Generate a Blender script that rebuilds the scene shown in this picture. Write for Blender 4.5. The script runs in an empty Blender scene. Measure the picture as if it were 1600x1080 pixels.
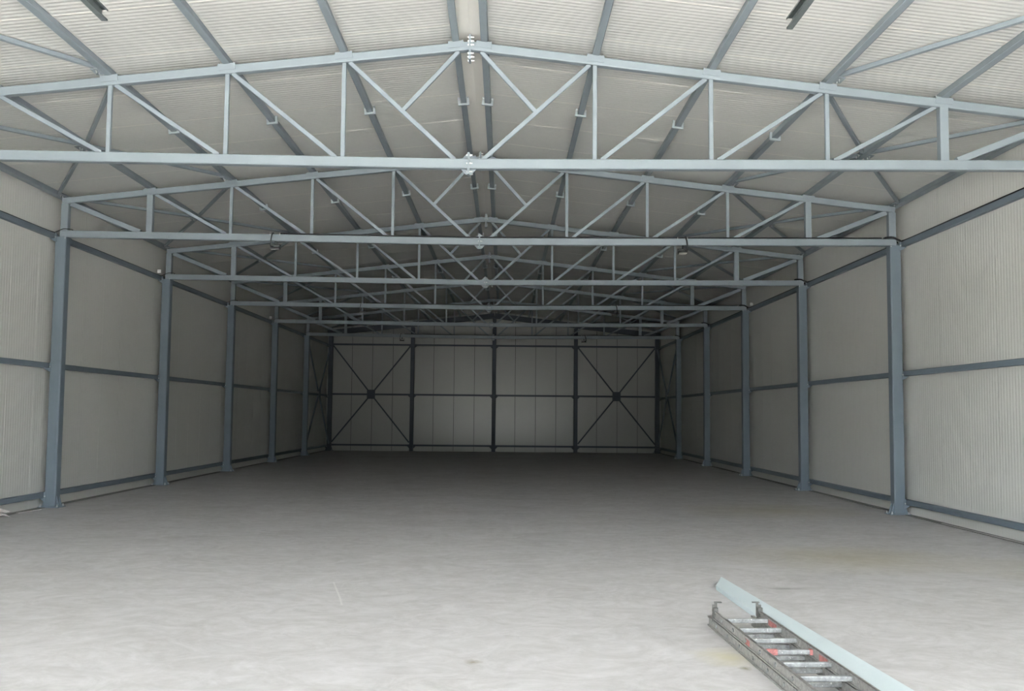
import bpy, math, random
from mathutils import Vector, Matrix
random.seed(4)
C = bpy.context.scene.collection
SC = bpy.context.scene

# ------------------------------------------------------------------ camera
CX, CZ = 0.428, 1.546
F_PX, PITCH, YAW, ROLL = 1536.8, 0.0703, -0.0075, 0.0092
cam_d = bpy.data.cameras.new('camera')
cam_d.sensor_fit = 'HORIZONTAL'
cam_d.sensor_width = 36.0
cam_d.lens = F_PX / 1600 * 36.0
cam_d.clip_start = 0.05
cam_d.clip_end = 500
cam = bpy.data.objects.new('camera', cam_d)
C.objects.link(cam)
fwd = Vector((-math.sin(YAW) * math.cos(PITCH), math.cos(YAW) * math.cos(PITCH), math.sin(PITCH)))
right = Vector((math.cos(YAW), math.sin(YAW), 0))
up = right.cross(fwd)
r2 = math.cos(ROLL) * right + math.sin(ROLL) * up
u2 = -math.sin(ROLL) * right + math.cos(ROLL) * up
m = Matrix((r2, u2, -fwd)).transposed().to_4x4()
m.translation = Vector((CX, 0, CZ))
cam.matrix_world = m
SC.camera = cam

BLOCKER_H, BLOCKER_Y = 5.3, 18.0
SKY, SUN = 2.85, 25.0
# ------------------------------------------------------------------ world, sun, exposure
w = bpy.data.worlds.new('world')
SC.world = w
w.use_nodes = True
nt = w.node_tree
nt.nodes.clear()
wo = nt.nodes.new('ShaderNodeOutputWorld')
bg = nt.nodes.new('ShaderNodeBackground')
bg.inputs['Color'].default_value = (0.84, 0.90, 1.0, 1)
tc = nt.nodes.new('ShaderNodeTexCoord')
sx = nt.nodes.new('ShaderNodeSeparateXYZ')
nt.links.new(tc.outputs['Generated'], sx.inputs[0])
mr = nt.nodes.new('ShaderNodeMapRange')      # hazy bright horizon, darker zenith
mr.inputs['From Min'].default_value = 0.20
mr.inputs['From Max'].default_value = 0.50
mr.inputs['To Min'].default_value = SKY
mr.inputs['To Max'].default_value = SKY * 0.1
nt.links.new(sx.outputs[2], mr.inputs['Value'])
nt.links.new(mr.outputs[0], bg.inputs['Strength'])
nt.links.new(bg.outputs[0], wo.inputs[0])
sd = bpy.data.lights.new('sun', 'SUN')
sd.energy = SUN
sd.angle = 0.02
sd.color = (1.0, 0.98, 0.975)
sun = bpy.data.objects.new('sun', sd)
C.objects.link(sun)
# high sun standing beside and slightly behind the front gable: it lights the yard, never the inside
sun.rotation_euler = Vector((-0.75, -0.12, -1.0)).to_track_quat('-Z', 'Y').to_euler()
sun.location = (8, -4, 20)
SC.view_settings.view_transform = 'Standard'
SC.view_settings.look = 'None'
SC.view_settings.exposure = 3.5
SC.view_settings.gamma = 1.0
SC.view_settings.use_curve_mapping = False
SC.cycles.diffuse_bounces = 4
SC.cycles.max_bounces = 10

# ------------------------------------------------------------------ materials
def srgb(r, g, b):
    f = lambda c: (c / 255 / 12.92) if c / 255 <= 0.04045 else ((c / 255 + 0.055) / 1.055) ** 2.4
    return (f(r), f(g), f(b), 1)

class NT:
    def __init__(s, name):
        s.m = bpy.data.materials.new(name)
        s.m.use_nodes = True
        s.t = s.m.node_tree
        s.b = s.t.nodes['Principled BSDF']
    def n(s, typ, **k):
        nd = s.t.nodes.new(typ)
        for a, v in k.items():
            setattr(nd, a, v)
        return nd
    def l(s, a, b):
        s.t.links.new(a, b)
    def coord(s, scale=(1, 1, 1)):
        g = s.n('ShaderNodeNewGeometry')
        mp = s.n('ShaderNodeMapping')
        mp.inputs['Scale'].default_value = scale
        s.l(g.outputs['Position'], mp.inputs['Vector'])
        return mp.outputs[0]
    def noise(s, vec, scale, detail=4, rough=0.6, dist=0.0):
        nd = s.n('ShaderNodeTexNoise')
        nd.inputs['Scale'].default_value = scale
        nd.inputs['Detail'].default_value = detail
        nd.inputs['Roughness'].default_value = rough
        nd.inputs['Distortion'].default_value = dist
        s.l(vec, nd.inputs['Vector'])
        return nd.outputs['Fac']
    def ramp(s, fac, stops):
        r = s.n('ShaderNodeValToRGB')
        el = r.color_ramp.elements
        while len(el) < len(stops):
            el.new(0.5)
        for e, (p, c) in zip(el, stops):
            e.position = p
            e.color = c
        s.l(fac, r.inputs['Fac'])
        return r.outputs['Color']
    def mix(s, fac, a, b, typ='MIX'):
        mx = s.n('ShaderNodeMix', data_type='RGBA', blend_type=typ)
        for sock, v in ((mx.inputs['Factor'], fac), (mx.inputs['A'], a), (mx.inputs['B'], b)):
            if isinstance(v, (int, float, tuple)):
                sock.default_value = v
            else:
                s.l(v, sock)
        return mx.outputs['Result']
    def math(s, op, a, b=0.0, c=None, clamp=False):
        nd = s.n('ShaderNodeMath', operation=op, use_clamp=clamp)
        for i, v in enumerate((a, b, c)):
            if v is None:
                continue
            if isinstance(v, (int, float)):
                nd.inputs[i].default_value = v
            else:
                s.l(v, nd.inputs[i])
        return nd.outputs[0]
    def bump(s, h, dist, strength=1.0):
        bp = s.n('ShaderNodeBump')
        bp.inputs['Distance'].default_value = dist
        bp.inputs['Strength'].default_value = strength
        s.l(h, bp.inputs['Height'])
        s.l(bp.outputs[0], s.b.inputs['Normal'])

def simple(name, col, rough=0.5, metal=0.0, var=0.06, scale=3.0, spec=0.5):
    k = NT(name)
    v = k.noise(k.coord(), scale, 5)
    dark = tuple(c * (1 - var) for c in col[:3]) + (1,)
    lite = tuple(min(1, c * (1 + var)) for c in col[:3]) + (1,)
    k.l(k.ramp(v, [(0.3, dark), (0.7, lite)]), k.b.inputs['Base Color'])
    k.b.inputs['Roughness'].default_value = rough
    k.b.inputs['Metallic'].default_value = metal
    k.b.inputs['Specular IOR Level'].default_value = spec
    return k.m

M = {}
M['steel'] = simple('blue_grey_paint', srgb(134, 144, 149), 0.45, 0.0, 0.05, 2.2, 0.35)
M['column'] = simple('column_paint', srgb(116, 128, 137), 0.45, 0.0, 0.05, 2.2, 0.3)
M['edge_strip'] = simple('dark_edge_strip', srgb(128, 127, 122), 0.8, 0, 0.12, 4)
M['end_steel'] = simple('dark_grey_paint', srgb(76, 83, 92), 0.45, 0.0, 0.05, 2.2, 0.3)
M['bracket'] = simple('light_grey_steel', srgb(152, 162, 164), 0.45, 0.0, 0.05, 8, 0.4)
M['gasket'] = simple('dark_gasket', srgb(60, 62, 62), 0.8, 0, 0.05, 3)
M['zinc'] = simple('zinc_plated', srgb(190, 194, 194), 0.38, 0.8, 0.2, 30)
M['galv'] = simple('galvanised', srgb(112, 120, 120), 0.45, 0.6, 0.12, 18)
M['cable'] = simple('black_rubber', srgb(18, 20, 22), 0.5, 0, 0.2, 12)
M['lamp_body'] = simple('lamp_black', srgb(20, 20, 22), 0.45, 0, 0.1, 12)
M['lamp_lens'] = simple('lamp_lens', srgb(215, 215, 205), 0.3, 0, 0.03, 12)
M['white_plastic'] = simple('white_plastic', srgb(215, 215, 210), 0.4, 0, 0.03, 8)
M['trim'] = simple('pale_sheet_metal', srgb(196, 208, 210), 0.4, 0.0, 0.02, 2)
M['foil'] = simple('foil', srgb(236, 232, 230), 0.5, 0, 0.15, 30)
M['red'] = simple('red_label', srgb(178, 116, 110), 0.6, 0, 0.35, 40)
M['blocker'] = simple('blocker_dark_green', srgb(72, 76, 68), 0.8, 0, 0.5, 1.5)  # for the added light-blocking row outside, never in view
M['hook'] = simple('dull_dark_steel', srgb(105, 105, 100), 0.45, 0.5, 0.25, 30)

def panel_mat(name, col, axis, period, amp, rough=0.45, spec=0.5):
    k = NT(name)
    co = k.coord()
    sep = k.n('ShaderNodeSeparateXYZ')
    k.l(co, sep.inputs[0])
    v = k.noise(co, 0.7, 3)
    dark = tuple(c * 0.97 for c in col[:3]) + (1,)
    k.l(k.ramp(v, [(0.3, dark), (0.7, col)]), k.b.inputs['Base Color'])
    a = k.math('MULTIPLY', sep.outputs[axis], 2 * math.pi / period)
    s_ = k.math('SINE', a)
    s_ = k.math('MULTIPLY', k.math('ADD', s_, 0.0), 1.6)
    s_ = k.math('MINIMUM', k.math('MAXIMUM', s_, -1.0), 1.0)
    k.bump(s_, amp)
    k.b.inputs['Roughness'].default_value = rough
    k.b.inputs['Specular IOR Level'].default_value = spec
    return k.m
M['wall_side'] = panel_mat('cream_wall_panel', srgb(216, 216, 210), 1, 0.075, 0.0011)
M['wall_end'] = panel_mat('shade_toned_end_panel', srgb(180, 181, 178), 0, 0.075, 0.0001, 0.2, 0.38)  # same panels as the side walls, darkened to paint in far-end shade
M['roof'] = panel_mat('cream_roof_panel', srgb(205, 205, 200), 1, 0.075, 0.0014)
M['joint'] = simple('panel_joint_lip', srgb(224, 222, 214), 0.4, 0, 0.02, 2)

def concrete(name, base, dark, lite, rough):
    k = NT(name)
    co = k.coord()
    big = k.noise(co, 0.22, 3, 0.5, 0.4)
    mid = k.noise(k.coord((1.0, 1.15, 1)), 0.9, 7, 0.68, 1.6)
    fine = k.noise(co, 9, 5, 0.7, 0.4)
    swirl = k.noise(k.coord((1.0, 1.2, 1)), 1.9, 7, 0.7, 3.2)
    c = k.ramp(big, [(0.3, dark), (0.7, base)])
    c2 = k.ramp(mid, [(0.32, dark), (0.5, base), (0.72, lite)])
    c = k.mix(0.62, c, c2)
    c3 = k.ramp(swirl, [(0.36, dark), (0.5, base), (0.62, lite)])
    c = k.mix(0.42, c, c3)
    c = k.mix(0.18, c, k.ramp(fine, [(0.35, dark), (0.65, lite)]))
    # small dark trowel nicks
    nick = k.noise(k.coord((1.2, 3.5, 1)), 3.2, 4, 0.6, 1.0)
    nk = k.ramp(nick, [(0.70, (0, 0, 0, 1)), (0.78, (1, 1, 1, 1))])
    c = k.mix(k.math('MULTIPLY', nk, 0.35), c, tuple(x * 0.55 for x in dark[:3]) + (1,))
    return k, c, co
k, c, co = concrete('concrete_floor', srgb(186, 184, 183), srgb(163, 161, 158), srgb(206, 204, 204), 0.5)
def spot(k, c, x, y, rx, ry, col, amt, wob=0.5):
    """soft edged stain of its own shape at (x, y)"""
    sep = k.n('ShaderNodeSeparateXYZ'); k.l(k.coord(), sep.inputs[0])
    dx = k.math('DIVIDE', k.math('SUBTRACT', sep.outputs[0], x), rx)
    dy = k.math('DIVIDE', k.math('SUBTRACT', sep.outputs[1], y), ry)
    d = k.math('SQRT', k.math('ADD', k.math('MULTIPLY', dx, dx), k.math('MULTIPLY', dy, dy)))
    nz = k.noise(k.coord(), 2.0 / max(rx, .05) * 0.8, 4)
    d = k.math('ADD', d, k.math('MULTIPLY', k.math('SUBTRACT', nz, 0.5), wob * 2))
    f = k.math('MULTIPLY', k.math('SUBTRACT', 1.0, d, clamp=True), amt, clamp=True)
    return k.mix(f, c, col)
yel = srgb(168, 160, 128)
c = spot(k, c, 4.3, 10.9, 1.6, 1.2, yel, 0.55)
c = spot(k, c, 4.9, 16.4, 1.7, 1.6, yel, 0.5)
c = spot(k, c, 6.2, 9.9, 1.2, 1.4, yel, 0.45)
c = spot(k, c, 1.90, 6.45, 0.28, 0.3, srgb(186, 180, 150), 0.8)
c = spot(k, c, 1.93, 6.17, 0.05, 0.06, srgb(120, 116, 84), 0.9)
c = spot(k, c, 0.25, 6.28, 0.07, 0.07, srgb(130, 118, 96), 0.8)
c = spot(k, c, 3.0, 9.0, 0.20, 0.07, srgb(112, 110, 104), 0.8)
for (x0, y0, x1, y1) in ((-1.119, 9.16, -1.02, 8.75), (-1.02, 8.75, -0.93, 8.38), (-0.93, 8.38, -0.87, 8.1), (-0.9, 8.3, -0.82, 8.28)):
    sep = k.n('ShaderNodeSeparateXYZ'); k.l(k.coord(), sep.inputs[0])
    L = math.hypot(x1 - x0, y1 - y0); tx, ty = (x1 - x0) / L, (y1 - y0) / L
    px = k.math('SUBTRACT', sep.outputs[0], x0); py = k.math('SUBTRACT', sep.outputs[1], y0)
    al = k.math('ADD', k.math('MULTIPLY', px, tx), k.math('MULTIPLY', py, ty))
    al = k.math('MINIMUM', k.math('MAXIMUM', al, 0.0), L)
    ex = k.math('SUBTRACT', px, k.math('MULTIPLY', al, tx)); ey = k.math('SUBTRACT', py, k.math('MULTIPLY', al, ty))
    d = k.math('SQRT', k.math('ADD', k.math('MULTIPLY', ex, ex), k.math('MULTIPLY', ey, ey)))
    f = k.math('MULTIPLY', k.math('SUBTRACT', 1.0, k.math('DIVIDE', d, 0.013), clamp=True), 0.5)
    c = k.mix(f, c, srgb(222, 221, 216))
k.l(c, k.b.inputs['Base Color'])
rr = k.ramp(k.noise(k.coord(), 1.3, 5), [(0.3, (0.42,) * 3 + (1,)), (0.7, (0.6,) * 3 + (1,))])
k.l(rr, k.b.inputs['Roughness'])
k.b.inputs['Specular IOR Level'].default_value = 0.35
k.bump(k.noise(k.coord(), 14, 5), 0.0015, 0.5)
M['floor'] = k.m
k, c, co = concrete('yard_concrete', srgb(174, 173, 170), srgb(158, 157, 154), srgb(188, 187, 185), 0.7)
k.l(c, k.b.inputs['Base Color']); k.b.inputs['Roughness'].default_value = 0.8
M['yard'] = k.m

k = NT('scuffed_aluminium')
co = k.coord()
c = k.ramp(k.noise(co, 22, 5, 0.7), [(0.3, srgb(118, 119, 117)), (0.65, srgb(168, 170, 168))])
fl = k.ramp(k.noise(co, 60, 3, 0.5), [(0.66, (0, 0, 0, 1)), (0.70, (1, 1, 1, 1))])
c = k.mix(k.math('MULTIPLY', fl, 0.8), c, srgb(225, 223, 218))
k.l(c, k.b.inputs['Base Color'])
k.b.inputs['Metallic'].default_value = 0.35
k.b.inputs['Roughness'].default_value = 0.5
M['alu'] = k.m
k = NT('scuffed_aluminium_rail')
co = k.coord()
c = k.ramp(k.noise(co, 30, 5, 0.7), [(0.3, srgb(130, 129, 124)), (0.65, srgb(176, 175, 169))])
fl = k.ramp(k.noise(co, 45, 3, 0.5), [(0.66, (0, 0, 0, 1)), (0.70, (1, 1, 1, 1))])
c = k.mix(k.math('MULTIPLY', fl, 0.7), c, srgb(205, 203, 196))
k.l(c, k.b.inputs['Base Color'])
k.b.inputs['Metallic'].default_value = 0.35
k.b.inputs['Roughness'].default_value = 0.5
M['alu_rail'] = k.m

# ------------------------------------------------------------------ mesh helpers
class MB:
    """collects geometry for ONE mesh object"""
    def __init__(s):
        s.v, s.f, s.mi = [], [], []
        s.cur = 0
    def add(s, vs, fs):
        o = len(s.v)
        s.v += [tuple(p) for p in vs]
        s.f += [tuple(i + o for i in f) for f in fs]
        s.mi += [s.cur] * len(fs)
    def box(s, x0, x1, y0, y1, z0, z1):
        vs = [(x, y, z) for z in (z0, z1) for y in (y0, y1) for x in (x0, x1)]
        s.add(vs, [(0, 2, 3, 1), (4, 5, 7, 6), (0, 1, 5, 4), (2, 6, 7, 3), (0, 4, 6, 2), (1, 3, 7, 5)])
    def beam(s, p0, p1, w_, h_, up=(0, 0, 1), r=0.008):
        """rounded hollow-section bar; w_ across, h_ along up"""
        p0, p1, up = Vector(p0), Vector(p1), Vector(up)
        d = (p1 - p0).normalized()
        sd_ = d.cross(up).normalized()
        u_ = sd_.cross(d).normalized()
        a, b = w_ / 2, h_ / 2
        q = r * 0.3
        pr = [(a - r, -b), (a - q, -b + q), (a, -b + r), (a, b - r), (a - q, b - q), (a - r, b),
              (-a + r, b), (-a + q, b - q), (-a, b - r), (-a, -b + r), (-a + q, -b + q), (-a + r, -b)]
        n = len(pr)
        vs = [p0 + sd_ * x + u_ * y for x, y in pr] + [p1 + sd_ * x + u_ * y for x, y in pr]
        fs = [(i, (i + 1) % n, n + (i + 1) % n, n + i) for i in range(n)]
        fs += [tuple(range(n - 1, -1, -1)), tuple(range(n, 2 * n))]
        s.add(vs, fs)
    def prism(s, poly, axis, a0, a1):
        """poly: 2D outline; axis: extrusion axis 0/1/2"""
        def P(q, a):
            r_ = [0, 0, 0]
            o = [i for i in range(3) if i != axis]
            r_[o[0]], r_[o[1]], r_[axis] = q[0], q[1], a
            return r_
        n = len(poly)
        s.add([P(q, a0) for q in poly] + [P(q, a1) for q in poly],
              [tuple(range(n)), tuple(range(2 * n - 1, n - 1, -1))] + [(i, n + i, n + (i + 1) % n, (i + 1) % n) for i in range(n)])
    def cyl(s, p0, p1, r, n=12, r1=None):
        p0, p1 = Vector(p0), Vector(p1)
        d = (p1 - p0).normalized()
        a = d.orthogonal().normalized(); b = d.cross(a)
        r1 = r if r1 is None else r1
        vs = [p0 + (a * math.cos(t) + b * math.sin(t)) * r for t in [2 * math.pi * i / n for i in range(n)]]
        vs += [p1 + (a * math.cos(t) + b * math.sin(t)) * r1 for t in [2 * math.pi * i / n for i in range(n)]]
        s.add(vs, [(i, (i + 1) % n, n + (i + 1) % n, n + i) for i in range(n)] + [tuple(range(n - 1, -1, -1)), tuple(range(n, 2 * n))])
    def tube(s, pts, r, n=8, smooth=3):
        P = [Vector(p) for p in pts]
        Q = []
        for i in range(len(P) - 1):
            p0, p1, p2, p3 = P[max(i - 1, 0)], P[i], P[i + 1], P[min(i + 2, len(P) - 1)]
            for j in range(smooth):
                t = j / smooth
                Q.append(0.5 * ((2 * p1) + (p2 - p0) * t + (2 * p0 - 5 * p1 + 4 * p2 - p3) * t * t + (3 * p1 - p0 - 3 * p2 + p3) * t ** 3))
        Q.append(P[-1])
        o = len(s.v)
        a = (Q[1] - Q[0]).orthogonal().normalized()
        for i, q in enumerate(Q):
            d = (Q[min(i + 1, len(Q) - 1)] - Q[max(i - 1, 0)]).normalized()
            a = (a - d * a.dot(d)).normalized(); b = d.cross(a)
            s.v += [tuple(q + (a * math.cos(t) + b * math.sin(t)) * r) for t in [2 * math.pi * j / n for j in range(n)]]
        fs = []
        for i in range(len(Q) - 1):
            for j in range(n):
                fs.append((o + i * n + j, o + i * n + (j + 1) % n, o + (i + 1) * n + (j + 1) % n, o + (i + 1) * n + j))
        fs.append(tuple(o + j for j in range(n - 1, -1, -1)))
        fs.append(tuple(o + (len(Q) - 1) * n + j for j in range(n)))
        s.f += fs; s.mi += [s.cur] * len(fs)
    def build(s, name, mats, parent=None, org=(0, 0, 0), smooth=False):
        me = bpy.data.meshes.new(name)
        me.from_pydata([(x - org[0], y - org[1], z - org[2]) for x, y, z in s.v], [], s.f)
        if not isinstance(mats, (list, tuple)):
            mats = [mats]
        for mm in mats:
            me.materials.append(mm)
        for p, i in zip(me.polygons, s.mi):
            p.material_index = i
            p.use_smooth = smooth
        me.update()
        import bmesh
        bm = bmesh.new(); bm.from_mesh(me)
        bmesh.ops.recalc_face_normals(bm, faces=bm.faces)
        bm.to_mesh(me); bm.free()
        o = bpy.data.objects.new(name, me)
        C.objects.link(o)
        if parent is not None:
            o.parent = parent
        return o

BOLT = {}
def bolt(p, d, r, par, org=(0, 0, 0), prof=None, mat='zinc'):
    """one hexagonal bolt; prof: (distance along d, radius) steps"""
    d = Vector(d).normalized()
    prof = prof or [(0, r), (0.012, r), (0.012, r * .55), (0.03, r * .55)]
    key = (tuple(round(c, 3) for c in d), round(r, 4), tuple(prof))
    if key not in BOLT:
        a = d.orthogonal().normalized(); e = d.cross(a); n = 8
        vs = []; fs = []
        for h, q in prof:
            vs += [d * h + (a * math.cos(t) + e * math.sin(t)) * q for t in [2 * math.pi * i / n for i in range(n)]]
        for k_ in range(len(prof) - 1):
            fs += [(k_ * n + i, k_ * n + (i + 1) % n, (k_ + 1) * n + (i + 1) % n, (k_ + 1) * n + i) for i in range(n)]
        fs += [tuple(range(n - 1, -1, -1)), tuple((len(prof) - 1) * n + i for i in range(n))]
        me = bpy.data.meshes.new('bolt'); me.from_pydata(vs, [], fs); me.materials.append(M[mat]); me.update()
        BOLT[key] = me
    o = bpy.data.objects.new('bolt', BOLT[key]); C.objects.link(o); o.parent = par
    o.location = Vector(p) - Vector(org)
    return o
def tag(o, label, cat, group=None):
    o['label'] = label; o['category'] = cat
    if group:
        o['group'] = group
    return o
def thing(name, label, cat, loc, group=None):
    o = bpy.data.objects.new(name, None)
    o.empty_display_size = 0.2
    C.objects.link(o); o.location = loc
    return tag(o, label, cat, group)
def struct(o):
    o['kind'] = 'structure'
    return o
def dup(root, loc, label, scale=None):
    r_ = root.copy(); C.objects.link(r_); r_.location = loc; r_['label'] = label
    if scale: r_.scale = scale
    for ch in list(root.children):
        c_ = ch.copy(); C.objects.link(c_); c_.parent = r_
        for g in list(ch.children):
            d_ = g.copy(); C.objects.link(d_); d_.parent = c_
    return r_

# ------------------------------------------------------------------ hall dimensions
Y0, DY = 10.977, 5.0                    # first visible truss, bay
YK = [Y0 + DY * i for i in range(7)]    # the last one is the end gable
YF = -0.35                               # inside of the front gable wall
XC, CW = 6.808, 0.18                    # side column axis and size
ZL, ZM = 4.425, 4.368                   # bottom chord axis at the ends / at the middle
ZA, SL = 5.736, 0.1125                  # top chord axis at the ridge, slope
XN = [5.40 - 1.324 * i for i in range(4)]
XW = 6.985                              # inner face of the side walls
YB = YK[6] + 0.08 + 0.085               # inner face of the back wall
XG = 3.404                              # end gable column spacing
CT = 0.10; CB = 0.115                   # chord sizes
TH = math.atan(SL); CO, SI = math.cos(TH), math.sin(TH)
PU = 0.08                               # purlin
def zc(x): return ZA - SL * abs(x)
def zl(x): return ZM + (ZL - ZM) * abs(x) / 6.8
OFF = CT / 2 + 0.008 + PU               # top chord axis to roof underside
def zr(x): return zc(x) + OFF / CO

# ------------------------------------------------------------------ structure
b = MB(); b.box(-7.3, 7.3, YF, YB + 0.2, -0.2, 0.0)
struct(b.build('floor', M['floor']))
b = MB(); b.box(-60, 60, -80, YF - 0.002, -0.22, -0.01)
struct(b.build('ground', M['yard']))

# unseen hedge-like row added behind the camera to cut light on the back wall
b = MB()
rnd = random.Random(11)
for i in range(60):
    x = -62 + i * 2.1
    h = BLOCKER_H * rnd.uniform(.85, 1.15)
    b.cyl((x, -BLOCKER_Y + rnd.uniform(-1, 1), -0.02), (x + rnd.uniform(-.4, .4), -BLOCKER_Y, h), 1.7, 9, 1.1)
struct(b.build('ground_blocker', M['blocker']))

def ribbed_roof():
    b = MB()
    y0, y1 = YF - 0.3, YB + 0.3
    for s in (-1, 1):
        xs = 7.25
        poly = [(0.0, zr(0)), (s * xs, zr(xs)), (s * xs, zr(xs) + 0.09), (0.0, zr(0) + 0.09)]
        b.cur = 0
        b.prism(poly, 1, y0, y1)
        b.cur = 1
        y = 11.79 - 1.17 * 10
        while y < YB:
            if y > YF:
                b.prism([(s * 0.06, zr(0.06) + 0.001), (s * 6.98, zr(6.98) + 0.001), (s * 6.98, zr(6.98) - 0.0022), (s * 0.06, zr(0.06) - 0.0022)], 1, y, y + 0.016)
            y += 1.17
    b.cur = 1   # inner ridge flashing
    b.prism([(0, zr(0) + .001), (0.14, zr(.14) + .001), (0.14, zr(.14) - 0.004), (0, zr(0) - 0.004), (-0.14, zr(.14) - 0.004), (-0.14, zr(.14) + .001)], 1, YF, YB)
    return b
struct(ribbed_roof().build('ceiling', [M['roof'], M['joint']]))

def side_wall(s, name):
    b = MB()
    x0, x1 = s * XW, s * (XW + 0.08)
    pitch, y = 0.853, YF - 0.3
    while y < YB + 0.2:
        ye = min(y + pitch, YB + 0.2)
        b.box(min(x0, x1), max(x0, x1), y + 0.003, ye - 0.003, -0.01, zr(XW) + 0.02)
        y += pitch
    b.box(min(s * (XW + 0.02), s * (XW + 0.10)), max(s * (XW + 0.02), s * (XW + 0.10)), YF - 0.3, YB + 0.2, -0.01, zr(XW) + 0.02)
    return struct(b.build(name, M['wall_side']))
side_wall(-1, 'wall_left'); side_wall(1, 'wall_right')

def gable_wall(name, y0, y1, door=None, mat='wall_end'):
    b = MB()
    xs = [0.03 + 0.853 * n for n in range(-9, 10)]
    xs = [-7.05] + [x for x in xs if -7.0 < x < 7.0] + [7.05]
    if door:
        xs = sorted(set(xs + [door[0], door[1]]))
    for a, c_ in zip(xs[:-1], xs[1:]):
        zb = -0.01
        if door and a >= door[0] - 1e-6 and c_ <= door[1] + 1e-6:
            zb = door[2]
        g = 0.008 if name == 'wall_back' else 0.004
        segs = [(a + g, c_ - g)]
        if a < 0 < c_:
            segs = [(a + g, 0), (0, c_ - g)]
        for p, q in segs:
            b.cur = 0
            b.prism([(p, zb), (q, zb), (q, zr(q) + 0.03), (p, zr(p) + 0.03)], 1, y0, y1)
        for p, q in ([(a, c_)] if not a < 0 < c_ else [(a, 0), (0, c_)]):
            ya, yb = (y0 + 0.02, y1 + 0.02) if name == 'wall_back' else (y0 - 0.02, y1 - 0.02)
            b.cur = 1
            b.prism([(p, zb), (q, zb), (q, zr(q) + 0.03), (p, zr(p) + 0.03)], 1, ya, yb)
    return struct(b.build(name, [M[mat], M['gasket']]))
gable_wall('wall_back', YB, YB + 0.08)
DX0, DX1, DZ = -4.9, 5.0, 4.05
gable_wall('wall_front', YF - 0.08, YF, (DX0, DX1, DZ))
b = MB()   # steel door surround in the opening
b.box(DX0 - 0.06, DX0 + 0.02, YF - 0.12, YF + 0.02, 0, DZ + .06)
b.box(DX1 - 0.02, DX1 + 0.06, YF - 0.12, YF + 0.02, 0, DZ + .06)
b.box(DX0 - 0.06, DX1 + 0.06, YF - 0.12, YF + 0.02, DZ - 0.02, DZ + .06)
for x in (-2.36, 2.44):   # posts carrying the tracks of the sectional door between them
    b.box(x - 0.05, x + 0.05, YF - 0.12, YF + 0.02, 0, DZ)
struct(b.build('door_1', M['steel']))
# thin flat strip, darker than the floor, along the foot of the walls
for s, nm in ((-1, 'left'), (1, 'right')):
    b = MB(); b.box(min(s * (XW - 0.13), s * XW), max(s * (XW - 0.13), s * XW), YF, YB, 0, 0.006)
    struct(b.build('floor_edge_' + nm, M['edge_strip']))

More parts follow.
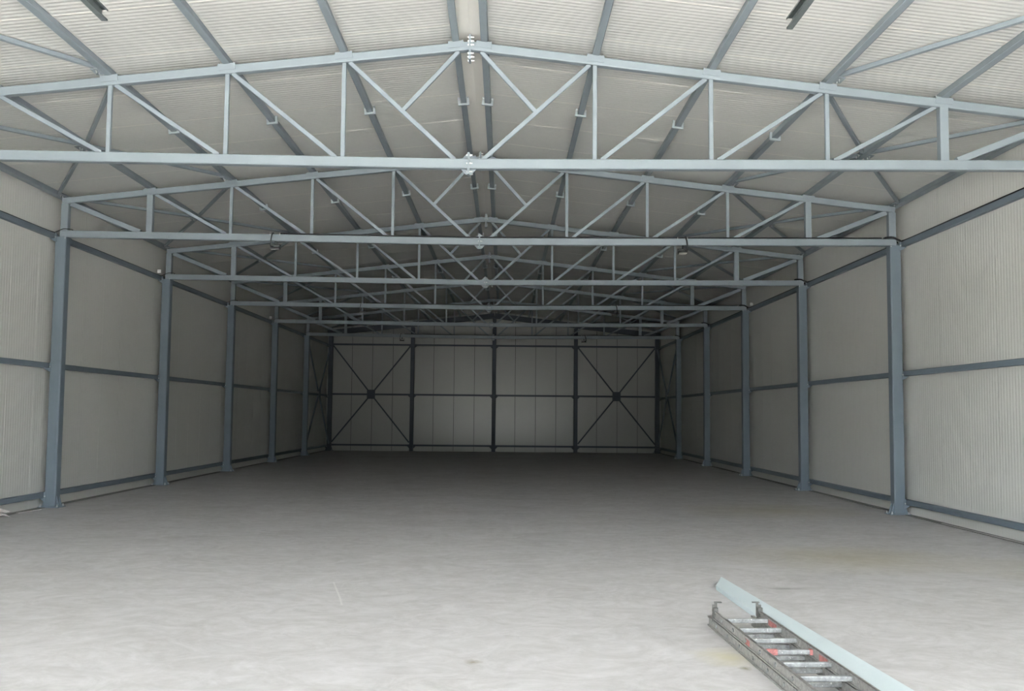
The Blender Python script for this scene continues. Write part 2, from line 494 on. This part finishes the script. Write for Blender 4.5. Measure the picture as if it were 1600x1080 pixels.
# ------------------------------------------------------------------ roof trusses
def make_truss(y, label):
    zb = ZM - 0.06
    org = (0, 0, zb)
    t = thing('roof_truss', label, 'roof truss', (0, y, zb), 'steel roof trusses across the hall')
    st = M['steel']
    def part(nm, bb, mat=st, par=None, smooth=False):
        return bb.build(nm, mat, par or t, org, smooth)
    xpost = XC - CW / 2 + 0.06
    for s in (-1, 1):
        X = lambda v: s * v
        b = MB(); b.beam((X(0.012), 0, zl(0)), (X(xpost + .06), 0, zl(6.838)), CB, CB, r=0.014); part('bottom_chord', b)
        b = MB(); b.beam((X(0.012), 0, zc(0)), (X(xpost + .05), 0, zc(xpost + .05)), CT, CT, r=0.012); part('top_chord', b)
        # end post
        b = MB(); b.beam((X(xpost), 0, zl(xpost) + CB / 2), (X(xpost), 0, zc(xpost) - CT / 2), 0.12, 0.12, (0, 1, 0), r=0.014); part('end_post', b)
        # verticals
        for i, x in enumerate(XN):
            w_ = 0.10 if i == 0 else 0.05
            b = MB(); b.beam((X(x), 0, zl(x) + CB / 2 - .005), (X(x), 0, zc(x) - CT / 2 + .005), w_, w_, (0, 1, 0), r=0.008); part('vertical_post', b)
        # diagonals, top outer node -> bottom inner node
        b = MB(); b.beam((X(xpost - .09), 0, zc(xpost - .09) - CT / 2 - .01), (X(XN[0] + .15), 0, zl(XN[0]) + CB / 2 + .0), 0.08, 0.08, r=0.01); part('diagonal', b)
        for i in range(4):
            xt = XN[i] - (0.085 if i == 0 else 0.06)
            xb = (XN[i + 1] + 0.075) if i < 3 else 0.16
            p0 = (X(xt), 0, zc(xt) - CT / 2 + .004); p1 = (X(xb), 0, zl(xb) + CB / 2 - .004)
            b = MB(); b.beam(p0, p1, 0.05, 0.05, r=0.008); part('diagonal', b)
        mx, mz = (XN[3] - .06 + .16) / 2, (zc(XN[3]) - CT / 2 + zl(.16) + CB / 2) / 2
        b = MB(); b.beam((X(0.13), 0, zc(.13) - CT / 2 + .003), (X(mx - .016), 0, mz + .016), 0.05, 0.05, r=0.008); part('diagonal', b)
        # purlin seats
        for x in XN + [0.155]:
            b = MB()
            hw = 0.10
            if x < 0.2:
                hw = 0.09
            d = Vector((s * CO, 0, -SI)); n = Vector((s * SI, 0, CO))
            cc = Vector((X(x), 0, zc(x)))
            def P(a, h, yy): return cc + d * a + n * h + Vector((0, yy, 0))
            # flat plate welded on the front and back face, thin shelf under the purlin, two ears
            for yy in (-1, 1):
                vs = [P(a, h, yy * q) for q in (CT / 2, CT / 2 + 0.009) for a, h in ((-hw, -.012), (hw, -.012), (hw, .064), (-hw, .064))]
                b.add(vs, [(0, 1, 2, 3), (7, 6, 5, 4), (0, 4, 5, 1), (1, 5, 6, 2), (2, 6, 7, 3), (3, 7, 4, 0)])
            vs = [P(a, h, q) for q in (-CT / 2, CT / 2) for a, h in ((-hw, .0505), (hw, .0505), (hw, .0575), (-hw, .0575))]
            b.add(vs, [(0, 1, 2, 3), (7, 6, 5, 4), (0, 4, 5, 1), (1, 5, 6, 2), (2, 6, 7, 3), (3, 7, 4, 0)])
            se = part('purlin_seat', b)
            for a in (-hw + .014, hw - .014):
                bolt(P(a, .058, -0.02), n, 0.009, se, org)
    # splice plates at the ridge and at mid span
    for zz, hh, name in ((zc(0) - .025, 0.145, 'ridge_plate'), (zl(0) + .0, 0.125, 'splice_plate')):
        for s in (-1, 1):
            b = MB()
            x0, x1 = (0.001, 0.012) if s > 0 else (-0.012, -0.001)
            b.box(x0, x1, -0.075, 0.075, zz - hh, zz + hh)
            pl = part(name, b)
            if name == 'splice_plate':   # triangular stiffeners above and below the chord
                for q in (-1, 1):
                    z1 = zl(0) + q * CB / 2
                    b = MB()
                    b.prism([(s * 0.012, z1), (s * 0.085, z1), (s * 0.03, zz + q * (hh - .01)), (s * 0.012, zz + q * (hh - .01))], 1, -0.006, 0.006)
                    part('stiffener', b, st, pl)
        for q in ((-1, 0, 1) if name == 'splice_plate' else (-1, -.62, .25, .62, 1)):
            for yy in (-0.06, 0.06):
                if q == 0 and yy > 0:
                    continue
                z1 = zz + q * (hh - 0.03)
                bolt((-0.024, yy if q else -0.068, z1), (1, 0, 0), 0.013, pl, org, [(0, .013), (.012, .013), (.012, .006), (.036, .006), (.036, .013), (.049, .013), (.049, .008), (.07, .008)])
    return t
ordn = ['nearest', 'second', 'third', 'fourth', 'fifth', 'sixth']
tl = ['blue-grey steel roof truss nearest the camera, largest, its ends beyond the picture',
      'second steel roof truss from the camera, resting on the first pair of visible columns',
      'third steel roof truss from the camera, seen below the second one',
      'fourth steel roof truss from the camera, with black cable along its bottom chord',
      'fifth steel roof truss from the camera, in the dim part of the hall',
      'sixth and farthest steel roof truss, dark, just before the end wall']
truss0 = make_truss(YK[0], tl[0])
for i in range(1, 6):
    dup(truss0, (0, YK[i], truss0.location.z), tl[i])

# ------------------------------------------------------------------ columns
def make_column(x, y, label, s, corner=False):
    """s: +1 right row, -1 left row; geometry local to the foot"""
    t = thing('steel_column', label, 'column', (x, y, 0), 'steel columns along the side walls')
    cm = M['column'] if not corner else M['end_steel']
    top = ZL - CB / 2 - 0.012 if not corner else zr(XC) - 0.12
    b = MB(); b.beam((0, 0, 0.012), (0, 0, top), CW, CW, (0, 1, 0), r=0.018); b.build('shaft', cm, t)
    b = MB(); b.box(-0.175, 0.165, -0.135, 0.135, 0, 0.012); pl = b.build('base_plate', cm, t)
    for sx in (-0.14, 0.13):
        for sy in (-0.105, 0.105):
            ab = bolt((sx, sy, 0.012), (0, 0, 1), 0.015, pl, prof=[(0, .015), (.015, .015), (.015, .009), (.038, .009)]); ab.name = 'anchor_bolt'
    for s1 in (-1, 1):
        for yg in (-0.05, 0.04):
            b = MB(); b.prism([(s1 * CW / 2, 0.012), (s1 * (CW / 2 + 0.065), 0.012), (s1 * (CW / 2 + 0.05), 0.03), (s1 * CW / 2, 0.19)], 1, yg, yg + .01)
            b.build('gusset', cm, t)
    if not corner:
        b = MB(); b.box(-0.10, 0.10, -0.10, 0.10, top, top + 0.012)
        cp = b.build('cap_plate', cm, t)
        for sx in (-0.075, 0.075):
            bolt((sx, -0.094, top - .014), (0, 0, 1), 0.009, cp, prof=[(0, .009), (.012, .009), (.012, .006), (.036, .006)])
    # brackets carrying the girts on the outer face
    for z in (0.2, 2.27, 4.385):
        b = MB()
        x0 = s * CW / 2
        b.prism([(x0 - s * .03, z - 0.10), (x0 + s * .0, z - 0.10), (x0 + s * 0.08, z - 0.05), (x0 + s * 0.08, z + 0.045), (x0 - s * .03, z + 0.045)], 1, -CW / 2 - 0.012, -CW / 2 - 0.002)
        br = b.build('girt_bracket', cm, t)
        bolt((x0 - s * .015, -CW / 2 - .012, z - .02), (0, -1, 0), 0.011, br)
        bolt((x0 + s * .045, -CW / 2 - .012, z - .03), (0, -1, 0), 0.011, br)
    return t
pos = ['beyond the picture edge under the nearest truss', 'nearest in view', 'second in view', 'third in view', 'fourth in view', 'fifth in view']
for s, side in ((-1, 'left'), (1, 'right')):
    c0 = make_column(s * XC, YK[0], 'steel column on the %s side wall, %s' % (side, pos[0]), s)
    for i in range(1, 6):
        dup(c0, (s * XC, YK[i], 0), 'blue-grey steel column of the %s side wall, %s from the front' % (side, pos[i]))
    make_column(s * XC, YK[6], 'steel corner column where the %s side wall meets the end wall' % side, s, True)

def gable_column(x, label):
    t = thing('gable_column', label, 'column', (x, YK[6], 0), 'steel columns of the end wall')
    top = zc(x) - 0.07 - .12
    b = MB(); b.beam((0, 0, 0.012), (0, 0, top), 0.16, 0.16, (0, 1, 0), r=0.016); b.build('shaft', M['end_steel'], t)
    b = MB(); b.box(-0.16, 0.16, -0.11, 0.11, 0, 0.012); b.build('base_plate', M['end_steel'], t)
    for s in (-1, 1):
        for z in (0.24, 2.34, 4.42):
            b = MB(); b.prism([(s * .08, z - 0.13), (s * .17, z - 0.045), (s * .17, z + .03), (s * .08, z + .03)], 1, 0.06, 0.07)
            b.build('girt_bracket', M['end_steel'], t)
    return t
gable_column(-XG, 'left one of three steel columns standing against the end wall')
gable_column(0.0, 'middle steel column standing against the end wall, below the ridge')
gable_column(XG, 'right one of three steel columns standing against the end wall')

# end wall rafter
t = thing('gable_rafter', 'dark sloping steel rafter along the top of the end wall', 'rafter', (0, YK[6], zc(0)))
for s in (-1, 1):
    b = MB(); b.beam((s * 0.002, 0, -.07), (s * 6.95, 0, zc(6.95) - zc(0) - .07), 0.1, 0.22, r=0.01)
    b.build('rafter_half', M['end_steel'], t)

# ------------------------------------------------------------------ purlins
def purlin(x, s, label, wdt=PU, eave=False):
    n = Vector((s * SI, 0, CO))
    c0 = Vector((s * x, 0, zc(x))) + n * (CT / 2 + 0.008 + PU / 2)
    t = thing('roof_purlin' if not eave else 'eave_beam', label, 'purlin', (c0.x, YF + .01, c0.z), 'steel purlins under the roof panels')
    org = Vector((c0.x, YF + .01, c0.z))
    b = MB(); b.beam((c0.x, YF + .01, c0.z), (c0.x, YB - .01, c0.z), wdt, PU, n, r=0.008); b.build('beam', M['steel'], t, org)
    # U-shaped sleeve brackets where two lengths meet, half way between the trusses
    d = Vector((s * CO, 0, -SI))
    yy = [YK[i] + DY * 0.43 for i in range(6)] if not eave and x < 5 else []
    for y in yy:
        b = MB()
        hw, g, L = wdt / 2 + 0.006, 0.012, 0.035
        def slab(a0, a1, h0, h1):
            vs = [c0 + d * a + n * h + Vector((0, q - 0, 0)) for q in (y, y + L) for a, h in ((a0, h0), (a1, h0), (a1, h1), (a0, h1))]
            b.add(vs, [(0, 1, 2, 3), (7, 6, 5, 4), (0, 4, 5, 1), (1, 5, 6, 2), (2, 6, 7, 3), (3, 7, 4, 0)])
        slab(-hw - .03, -hw, -PU / 2 - .004, PU / 2 - .002)
        slab(hw, hw + .03, -PU / 2 - .004, PU / 2 - .002)
        slab(-hw - .03, hw + .03, -PU / 2 - .03, -PU / 2 - .004)
        sb = b.build('sleeve_bracket', M['bracket'], t, org)
        if x < 1.5:
            for q in (-1, 1):
                bolt(c0 + d * (q * (hw + .014)) + n * .012 + Vector((0, y, 0)), (0, -1, 0), .007, sb, org)
    return t
names = ['outermost long roof purlin, next to the eave beam,', 'second long roof purlin from the eave', 'third long roof purlin from the eave', 'fourth long roof purlin from the eave']
for s, side in ((-1, 'left'), (1, 'right')):
    for i, x in enumerate(XN):
        purlin(x, s, 'grey steel %s on the %s roof slope' % (names[i], side))
    purlin(0.155, s, 'grey steel ridge purlin just %s of the roof ridge' % side)
    purlin(6.87, s, 'grey steel eave beam running along the top of the %s side wall' % side, 0.10, True)

# ------------------------------------------------------------------ roof wind bracing
def roof_brace(s, ya, yb, label):
    zmid = CT / 2 + 0.008 + PU / 2
    t = thing('roof_bracing', label, 'brace', (s * 5.4, (ya + yb) / 2, zc(5.4) + .05), 'crossed roof bracing beside the eaves')
    org = t.location
    def P(x, y): return Vector((s * x, y, zc(x))) + Vector((s * SI, 0, CO)) * zmid
    xi, xm, xo = XN[1], XN[0], 6.87
    ym = (ya + yb) / 2
    n = Vector((s * SI, 0, CO))
    for x0, y0, x1, y1 in ((xi + .05, ya + .22, xm - .05, ym - .1), (xm + .05, ym + .08, xo - .06, yb - .18),
                           (xi + .05, yb - .22, xm - .05, ym + .1), (xm + .05, ym - .08, xo - .06, ya + .18)):
        b = MB(); b.beam(P(x0, y0), P(x1, y1), 0.05, 0.05, n, r=0.006); b.build('brace_arm', M['steel'], t, org)
    for x, y in ((xi + .07, ya + .18), (xi + .07, yb - .18), (xo - .08, ya + .14), (xo - .08, yb - .14), (xm - .075, ym), (xm + .075, ym)):
        b = MB(); p = P(x, y); q = n * 0.006
        d = Vector((s * CO, 0, -SI))
        vs = [p + d * a + Vector((0, e, 0)) + n * h for h in (-.036, -.028) for a, e in ((-.05, -.09), (.05, -.09), (.05, .09), (-.05, .09))]
        b.add(vs, [(0, 1, 2, 3), (7, 6, 5, 4), (0, 4, 5, 1), (1, 5, 6, 2), (2, 6, 7, 3), (3, 7, 4, 0)])
        gp = b.build('gusset_plate', M['steel'], t, org)
        for q in (-.04, .04):
            bolt(p + n * -.036 + Vector((0, q, 0)), -n, .011, gp, org)
bays = ['in front of the nearest truss', 'between the nearest and the second truss', 'between the second and the third truss', 'between the third and the fourth truss',
        'between the fourth and the fifth truss', 'between the fifth and the sixth truss', 'between the sixth truss and the end wall']
for s, side in ((-1, 'left'), (1, 'right')):
    for i in range(7):
        roof_brace(s, Y0 + DY * (i - 1), Y0 + DY * i, 'crossed steel roof bracing on the %s slope %s' % (side, bays[i]))

# ------------------------------------------------------------------ girts
GZ = [(0.2, 'lowest', 'just above the floor'), (2.27, 'middle', 'at mid height'), (4.385, 'upper', 'level with the truss ends')]
for s, side in ((-1, 'left'), (1, 'right')):
    for z, nm, wh in GZ:
        b = MB(); x = s * (XC + CW / 2 + 0.0425)
        b.beam((0, 0, 0), (0, YB - YF - .02, 0), 0.082, 0.085, r=0.009)
        o = b.build('wall_girt', M['column']); o.location = (x, YF + .01, z)
        tag(o, '%s grey steel rail along the %s side wall, %s' % (nm, side, wh), 'wall rail', 'horizontal rails of the side walls')
for z, nm, wh in ((0.24, 'lowest', 'just above the floor'), (2.34, 'middle', 'at mid height'), (4.42, 'upper', 'just below the last truss')):
    b = MB(); b.beam((-XW + .09, 0, 0), (XW - .09, 0, 0), 0.078, 0.075, r=0.008)
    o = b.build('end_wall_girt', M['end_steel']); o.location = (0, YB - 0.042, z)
    tag(o, '%s dark steel rail across the end wall, %s' % (nm, wh), 'wall rail', 'horizontal rails of the end wall')

# ------------------------------------------------------------------ wall bracing
def gable_brace(x0, x1, label):
    y = YK[6] + 0.02
    xc, zm = (x0 + x1) / 2, 2.34
    t = thing('wall_bracing', label, 'brace', (xc, y, zm), 'crossed wall bracing in the far bays')
    for x, z in ((x0, 0.36), (x1, 0.36), (x0, 4.36), (x1, 4.36)):
        d = Vector((x - xc, 0, z - zm)).normalized()
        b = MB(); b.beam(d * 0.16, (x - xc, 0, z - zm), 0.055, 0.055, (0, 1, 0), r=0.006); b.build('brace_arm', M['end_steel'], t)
    b = MB(); b.prism([(-.15, -.19), (.15, -.19), (.17, -.15), (.17, .15), (.15, .19), (-.15, .19), (-.17, .15), (-.17, -.15)], 1, -0.045, -0.033); b.build('centre_plate', M['end_steel'], t)
gable_brace(-XC + 0.10, -XG - 0.10, 'X-shaped steel bracing in the left bay of the end wall')
gable_brace(XG + 0.10, XC - 0.10, 'X-shaped steel bracing in the right bay of the end wall')
def side_brace(s, label):
    ya, yb = YK[5] + 0.10, YK[6] - 0.10
    yc, zm = (ya + yb) / 2, 2.30
    x = s * (XC + 0.0)
    t = thing('wall_bracing', label, 'brace', (x, yc, zm), 'crossed wall bracing in the far bays')
    for y, z in ((ya, 0.3), (yb, 0.3), (ya, 4.3), (yb, 4.3)):
        d = Vector((0, y - yc, z - zm)).normalized()
        b = MB(); b.beam(d * 0.16, (0, y - yc, z - zm), 0.055, 0.055, (1, 0, 0), r=0.006); b.build('brace_arm', M['column'], t)
    b = MB(); b.prism([(-.17, -.18), (.17, -.18), (.17, .18), (-.17, .18)], 0, -s * 0.045, -s * 0.033); b.build('centre_plate', M['column'], t)
side_brace(-1, 'X-shaped steel bracing on the left side wall in the farthest bay')
side_brace(1, 'X-shaped steel bracing on the right side wall in the farthest bay')

# ------------------------------------------------------------------ cables and floodlights
def cable(pts, label, r=0.011, name='power_cable'):
    b = MB(); b.tube(pts, r)
    c0 = pts[0]
    o = b.build(name, M['cable'], None, c0, True); o.location = c0
    return tag(o, label, 'cable', 'black cables on the steelwork')
for s, side in ((-1, 'left'), (1, 'right')):
    pts = []
    xw, zt = s * (XC + CW / 2 + 0.03), 4.385 + 0.0425 + 0.012
    y = Y0 + 0.2
    pts.append((xw, y, zt))
    for i in range(1, 6):
        Yc = YK[i]
        pts += [(xw, Yc - 1.6, zt), (xw, Yc - 0.28, zt), (s * (XC + .03), Yc - 0.15, zt + .01),
                (s * (XC - 0.04), Yc - 0.115, zt + 0.06), (s * (XC + .03), Yc + 0.14, zt + 0.05),  (xw, Yc + 0.3, zt), (xw, Yc + 1.2, zt)]
    # keep it in front of each column, then back to the wall rail
    pts2 = []
    pts2.append((xw, y, zt))
    for i in range(1, 6):
        Yc = YK[i]
        pts2 += [(xw, Yc - 1.6, zt), (xw, Yc - 0.2, zt), (s * (XC + .05), Yc - 0.13, zt + .005), (s * (XC - .04), Yc - 0.10, zt + .055), (s * (XC - 0.13), Yc - 0.055, ZL + CB / 2 + 0.017)]
        if i == 5:
            break
        pts2 += [(s * (XC - 0.13), Yc + 0.055, ZL + CB / 2 + 0.017), (s * (XC + .02), Yc + 0.115, zt + .02), (xw, Yc + 0.2, zt), (xw, Yc + 1.6, zt)]
    # the thick bundle
    cable(pts2, 'black cable run along the upper rail of the %s side wall, looping round each column' % side, 0.016 if s > 0 else 0.007)
far = {1: 'second', 3: 'fourth', 5: 'sixth'}
for i in (1, 3, 5):
    Yc = YK[i]; yt = Yc - 0.04
    zt = lambda x: zl(x) + CB / 2 + 0.011
    pts = [(6.60, yt, zt(6.6)), (6.2, yt, zt(6.2))]
    x = 5.6
    while x > -3.0:
        xx = x
        near = min(abs(abs(x) - q) for q in XN)
        pts.append((xx, Yc - 0.045, zt(xx)))
        x -= 0.55
    pts.append((-3.25, Yc - 0.045, zt(3.25)))
    cable(pts, 'black cable lying along the bottom chord of the %s truss from the camera' % far[i], 0.011)
def flood(i, x, tilt, label, s):
    Yc = YK[i]; zch = zl(x)
    zt = zch + CB / 2 + .012
    t = thing('floodlight', label, 'floodlight', (x, Yc - 0.04, zch - 0.18), 'small floodlights hung from the trusses')
    org = t.location
    cxx = x
    # lamp body: shallow finned tray, tilted
    b = MB(); b.box(-0.075, 0.075, -0.055, 0.055, -0.012, 0.018)
    for k_ in range(5):
        b.box(-0.06 + k_ * 0.028, -0.052 + k_ * 0.028, -0.05, 0.05, 0.018, 0.03)
    body = b.build('lamp_body', M['lamp_body'], t); body.rotation_euler = (tilt, 0, 0)
    b = MB(); b.box(-0.063, 0.063, -0.045, 0.045, -0.016, -0.012)
    b.build('lens', M['lamp_lens'], body)
    b = MB()   # U bracket to the chord
    b.box(-0.083, -0.076, -0.012, 0.012, -0.01, 0.06); b.box(0.076, 0.083, -0.012, 0.012, -0.01, 0.06); b.box(-0.083, 0.083, -0.012, 0.012, 0.06, 0.066)
    b.box(-0.012, 0.012, -0.01, 0.01, 0.066, 0.18 - CB / 2)
    b.build('bracket', M['lamp_body'], t)
    b = MB()
    b.tube([(s * 0.03, -0.0, zt - org.z), (s * 0.035, -CB / 2 + .0, zt - org.z), (s * 0.05, -CB / 2 + 0.025, zt - org.z - .02), (s * 0.06, -CB / 2 + .022, 0.19), (s * 0.07, -CB / 2 + 0.02, 0.10), (s * 0.075, -0.02, 0.045), (s * 0.03, 0, 0.035)], 0.009 if s < 0 else 0.015)
    b.build('lead', M['cable'], t, smooth=True)
    for q in (-0.09, 0.07):
        b = MB()
        b.box(q, q + 0.006, -CB / 2 + 0.03, -CB / 2 + 0.036, 0.22, 0.27)
        b.build('cable_tie', M['white_plastic'], t)
for i, nm in ((1, 'second'), (3, 'fourth'), (5, 'sixth')):
    flood(i, -3.33, 0.15, 'small black floodlight hung under the %s truss, left of centre' % nm, -1)
    flood(i, 3.33, -0.17, 'small black floodlight hung under the %s truss, right of centre' % nm, 1)
def jbox(x, y, z, label):
    b = MB(); b.beam((-0.04, 0, 0), (0.04, 0, 0), 0.05, 0.08, r=0.01); b.cyl((0, -.03, -.01), (0, -.025, -.01), .02, 10)
    o = b.build('junction_box', M['white_plastic']); o.location = (x, y, z)
    tag(o, label, 'junction box', 'small white electrical boxes')
jbox(XC + 0.13, YK[3] - .16, 4.52, 'small white electrical box on the right wall rail beside the third column in view')
jbox(-XC - 0.12, YK[2] - .16, 4.52, 'small white electrical box on the left wall rail beside the second column in view')
jbox(-XC - 0.12, YK[4] - .16, 4.52, 'small white electrical box on the left wall rail beside the fourth column in view')

# ------------------------------------------------------------------ sectional door tracks
def door_track(x, s, label):
    t = thing('door_track', label, 'door track', (x, YF + 0.02, 4.1), 'overhead door tracks near the entrance')
    b = MB()
    y0, y1 = 0.0, 6.22 - YF - .02
    # C-channel, open towards the middle of the doorway
    hh, dd, g = 0.038, 0.04, 0.003
    o = [(s * 0, -hh), (s * 0, hh), (-s * dd, hh), (-s * dd, hh - 0.012), (-s * (dd - g), hh - .012), (-s * (dd - g), hh - g), (-s * g, hh - g), (-s * g, -hh + g), (-s * (dd - g), -hh + g), (-s * (dd - g), -hh + 0.012), (-s * dd, -hh + 0.012), (-s * dd, -hh)]
    b.prism(o, 1, y0, y1)
    b.build('channel', M['galv'], t)
    for y in (2.6, 4.6):
        b = MB(); b.box(s * 0.0, s * 0.0 + 0.03, y, y + 0.004, -0.03, zr(x) - 4.1 - .002)
        b.build('hanger', M['galv'], t)
    b = MB(); b.prism(o, 2, -4.08, 0.0); 
    vt = b.build('vertical_track', M['galv'], t)
    return t
door_track(-2.20, -1, 'left one of two dark metal door tracks ending in mid-air, upper picture edge')
door_track(2.28, 1, 'right one of two dark metal door tracks ending in mid-air, upper picture edge')

# ------------------------------------------------------------------ ladder
def ladder():
    t = thing('extension_ladder', 'paint-spattered aluminium extension ladder lying on the concrete floor', 'ladder', (1.955, 7.42, 0))
    t.rotation_euler = (0, 0, 0.037)
    L = 3.9
    W = 0.35
    def rail(x0, x1, z0, z1, ya, yb, inner):
        b = MB()
        # I-shaped rail: web with flanges, open side outwards
        wbx = (x0 + x1) / 2
        b.box(wbx - 0.002, wbx + 0.002, yb, ya, z0, z1)
        b.box(x0, x1, yb, ya, z0, z0 + 0.004)
        b.box(x0, x1, yb, ya, z1 - 0.004, z1)
        b.box(x0, x1 if False else x0 + 0.003, yb, ya, z1 - 0.014, z1) if not inner else None
        b.box(x1 - 0.003, x1, yb, ya, z0, z0 + 0.012)
        b.box(x0, x0 + 0.003, yb, ya, z0, z0 + 0.012)
        return b
    # lower section (wider) and upper section
    for x0 in (0.0, W - 0.024):
        rail(x0, x0 + 0.024, 0.0, 0.072, 0.0, -L, False).build('side_rail', M['alu_rail'], t)
        rail(x0 + .002, x0 + 0.024 - .002, 0.074, 0.142, -0.12, -L, False).build('side_rail', M['alu_rail'], t)
    def rung(y, z, red=False):
        b = MB()
        b.beam((0.014, y, z), (W - 0.014, y, z), 0.030, 0.030, r=0.006)
        r_ = b.build('rung', M['alu'], t)
        if red:
            b = MB()
            b.box(0.05, 0.115, y - 0.0162, y + 0.0162, z - 0.0162, z + 0.0162)
            b.build('red_tape', M['red'], r_)
            b = MB(); b.box(W - 0.035, W - 0.016, y - 0.0162, y + 0.0162, z - 0.0162, z + 0.0162); b.build('red_tape', M['red'], r_)
    for n in range(12):
        rung(-0.37 - 0.305 * n, 0.108, n == 3)
        if n > 0:
            rung(-0.22 - 0.305 * n, 0.036)
    for ya, yb in ((-0.58, -0.40), (-1.54, -1.40)):   # faded red stickers on the rails
        b = MB(); b.box(W - 0.0152, W - 0.0140, ya, yb, 0.085, 0.125)
        b.build('red_sticker', M['red'], t)
    b = MB(); b.box(0.0095, 0.0108, -1.06, -0.96, 0.085, 0.13); b.build('red_sticker', M['red'], t)
    # pressed rung ends along the outer rail faces
    for n in range(12):
        for z in (0.036, 0.108):
            y = (-0.37 if z > .1 else -0.22) - 0.305 * n
            for xa, xb in ((0.004, 0.012), (W - 0.013, W - 0.005)):
                b = MB(); b.cyl((xa, y, z), (xb, y, z), 0.013, 10)
                b.build('rung_end', M['alu'], t)
    # guide hooks on the far end
    for x, s in ((0.012, 1), (W - 0.012, -1)):
        b = MB()
        b.box(x - 0.016, x + 0.016, -0.165, -0.158, 0.06, 0.18)
        b.box(x - 0.016, x + 0.016, -0.205, -0.198, 0.10, 0.165)
        b.box(x - 0.016, x + 0.016, -0.205, -0.158, 0.160, 0.166)
        b.box(x - 0.010 + s * .01, x + 0.010 + s * .01, -0.160, -0.155, 0.10, 0.20)
        b.box(min(x - s * .002, x + s * 0.05), max(x - s * .002, x + s * 0.05), -0.180, -0.155, 0.196, 0.202)
        b.cyl((x - 0.02, -0.18, 0.135), (x + 0.02, -0.18, 0.135), 0.008, 10)
        b.build('guide_hook', M['hook'], t)
    return t
ladder()

# ------------------------------------------------------------------ pale folded flashing beside the ladder
A = [Vector((2.335, 8.90, 0.038)), Vector((2.470, 9.29, 0.056))]     # far end, left low edge / right high edge
B = [Vector((2.470, 4.30, 0.038)), Vector((2.764, 4.30, 0.056))]
b = MB()
th = Vector((0, 0, 0.002))
prof = lambda l, r: [l + Vector((0.004, 0, -0.036)), l, r, r + Vector((0.012, 0, -0.054)), r + Vector((0.009, 0, -0.054)), r - th - Vector((.003, 0, 0)), l - th + Vector((.003, 0, 0)), l + Vector((0.007, 0, -0.036))]
p0, p1 = prof(*A), prof(*B)
n = len(p0)
b.add(p0 + p1, [tuple(range(n)), tuple(range(2 * n - 1, n - 1, -1))] + [(i, n + i, n + (i + 1) % n, (i + 1) % n) for i in range(n)])
o = b.build('metal_flashing', M['trim'], None, (2.6, 6.6, 0)); o.location = (2.6, 6.6, 0)
tag(o, 'long pale blue-grey folded sheet-metal flashing lying beside the ladder', 'flashing')

# ------------------------------------------------------------------ scraps along the walls
def scrap(x, y, r, h, label, cat, nm, seed, mat='foil', g=None):
    rnd = random.Random(seed)
    b = MB(); n_ = 9
    for layer in range(2):
        rr_ = r * (1 - 0.25 * layer)
        base = [(rr_ * math.cos(t) * rnd.uniform(.6, 1.1), rr_ * 0.8 * math.sin(t) * rnd.uniform(.6, 1.1), rnd.uniform(0, h) + layer * h * .6 + .001) for t in [2 * math.pi * i / n_ for i in range(n_)]]
        top = [(x_, y_, z_ + 0.003) for x_, y_, z_ in base]
        ctr = (rnd.uniform(-.2, .2) * r, 0, h * (1 + layer))
        b.add(base + top + [ctr, (ctr[0], ctr[1], ctr[2] + .003)], [(i, (i + 1) % n_, n_ + (i + 1) % n_, n_ + i) for i in range(n_)] + [((i + 1) % n_, i, 2 * n_) for i in range(n_)] + [(n_ + i, n_ + (i + 1) % n_, 2 * n_ + 1) for i in range(n_)])
    o = b.build(nm, M[mat]); o.location = (x, y, 0)
    return tag(o, label, cat, g)
scrap(-6.74, 14.25, 0.16, 0.07, 'crumpled pale scrap of film on the floor at the left picture edge', 'scrap', 'crumpled_film', 3)
def strip(x0, y0, x1, y1, w_, label):
    b = MB(); b.beam((0, 0, .004), (x1 - x0, y1 - y0, .004), w_, 0.007, r=.002)
    o = b.build('sealing_strip', M['foil']); o.location = (x0, y0, 0)
    tag(o, label, 'strip', 'loose pale strips at the foot of the walls')
strip(-6.87, 14.95, -6.78, 15.55, 0.02, 'thin pale strip on the floor in front of the nearest left column')
strip(6.93, 12.0, 6.90, 14.6, 0.018, 'thin pale strip along the foot of the right wall')
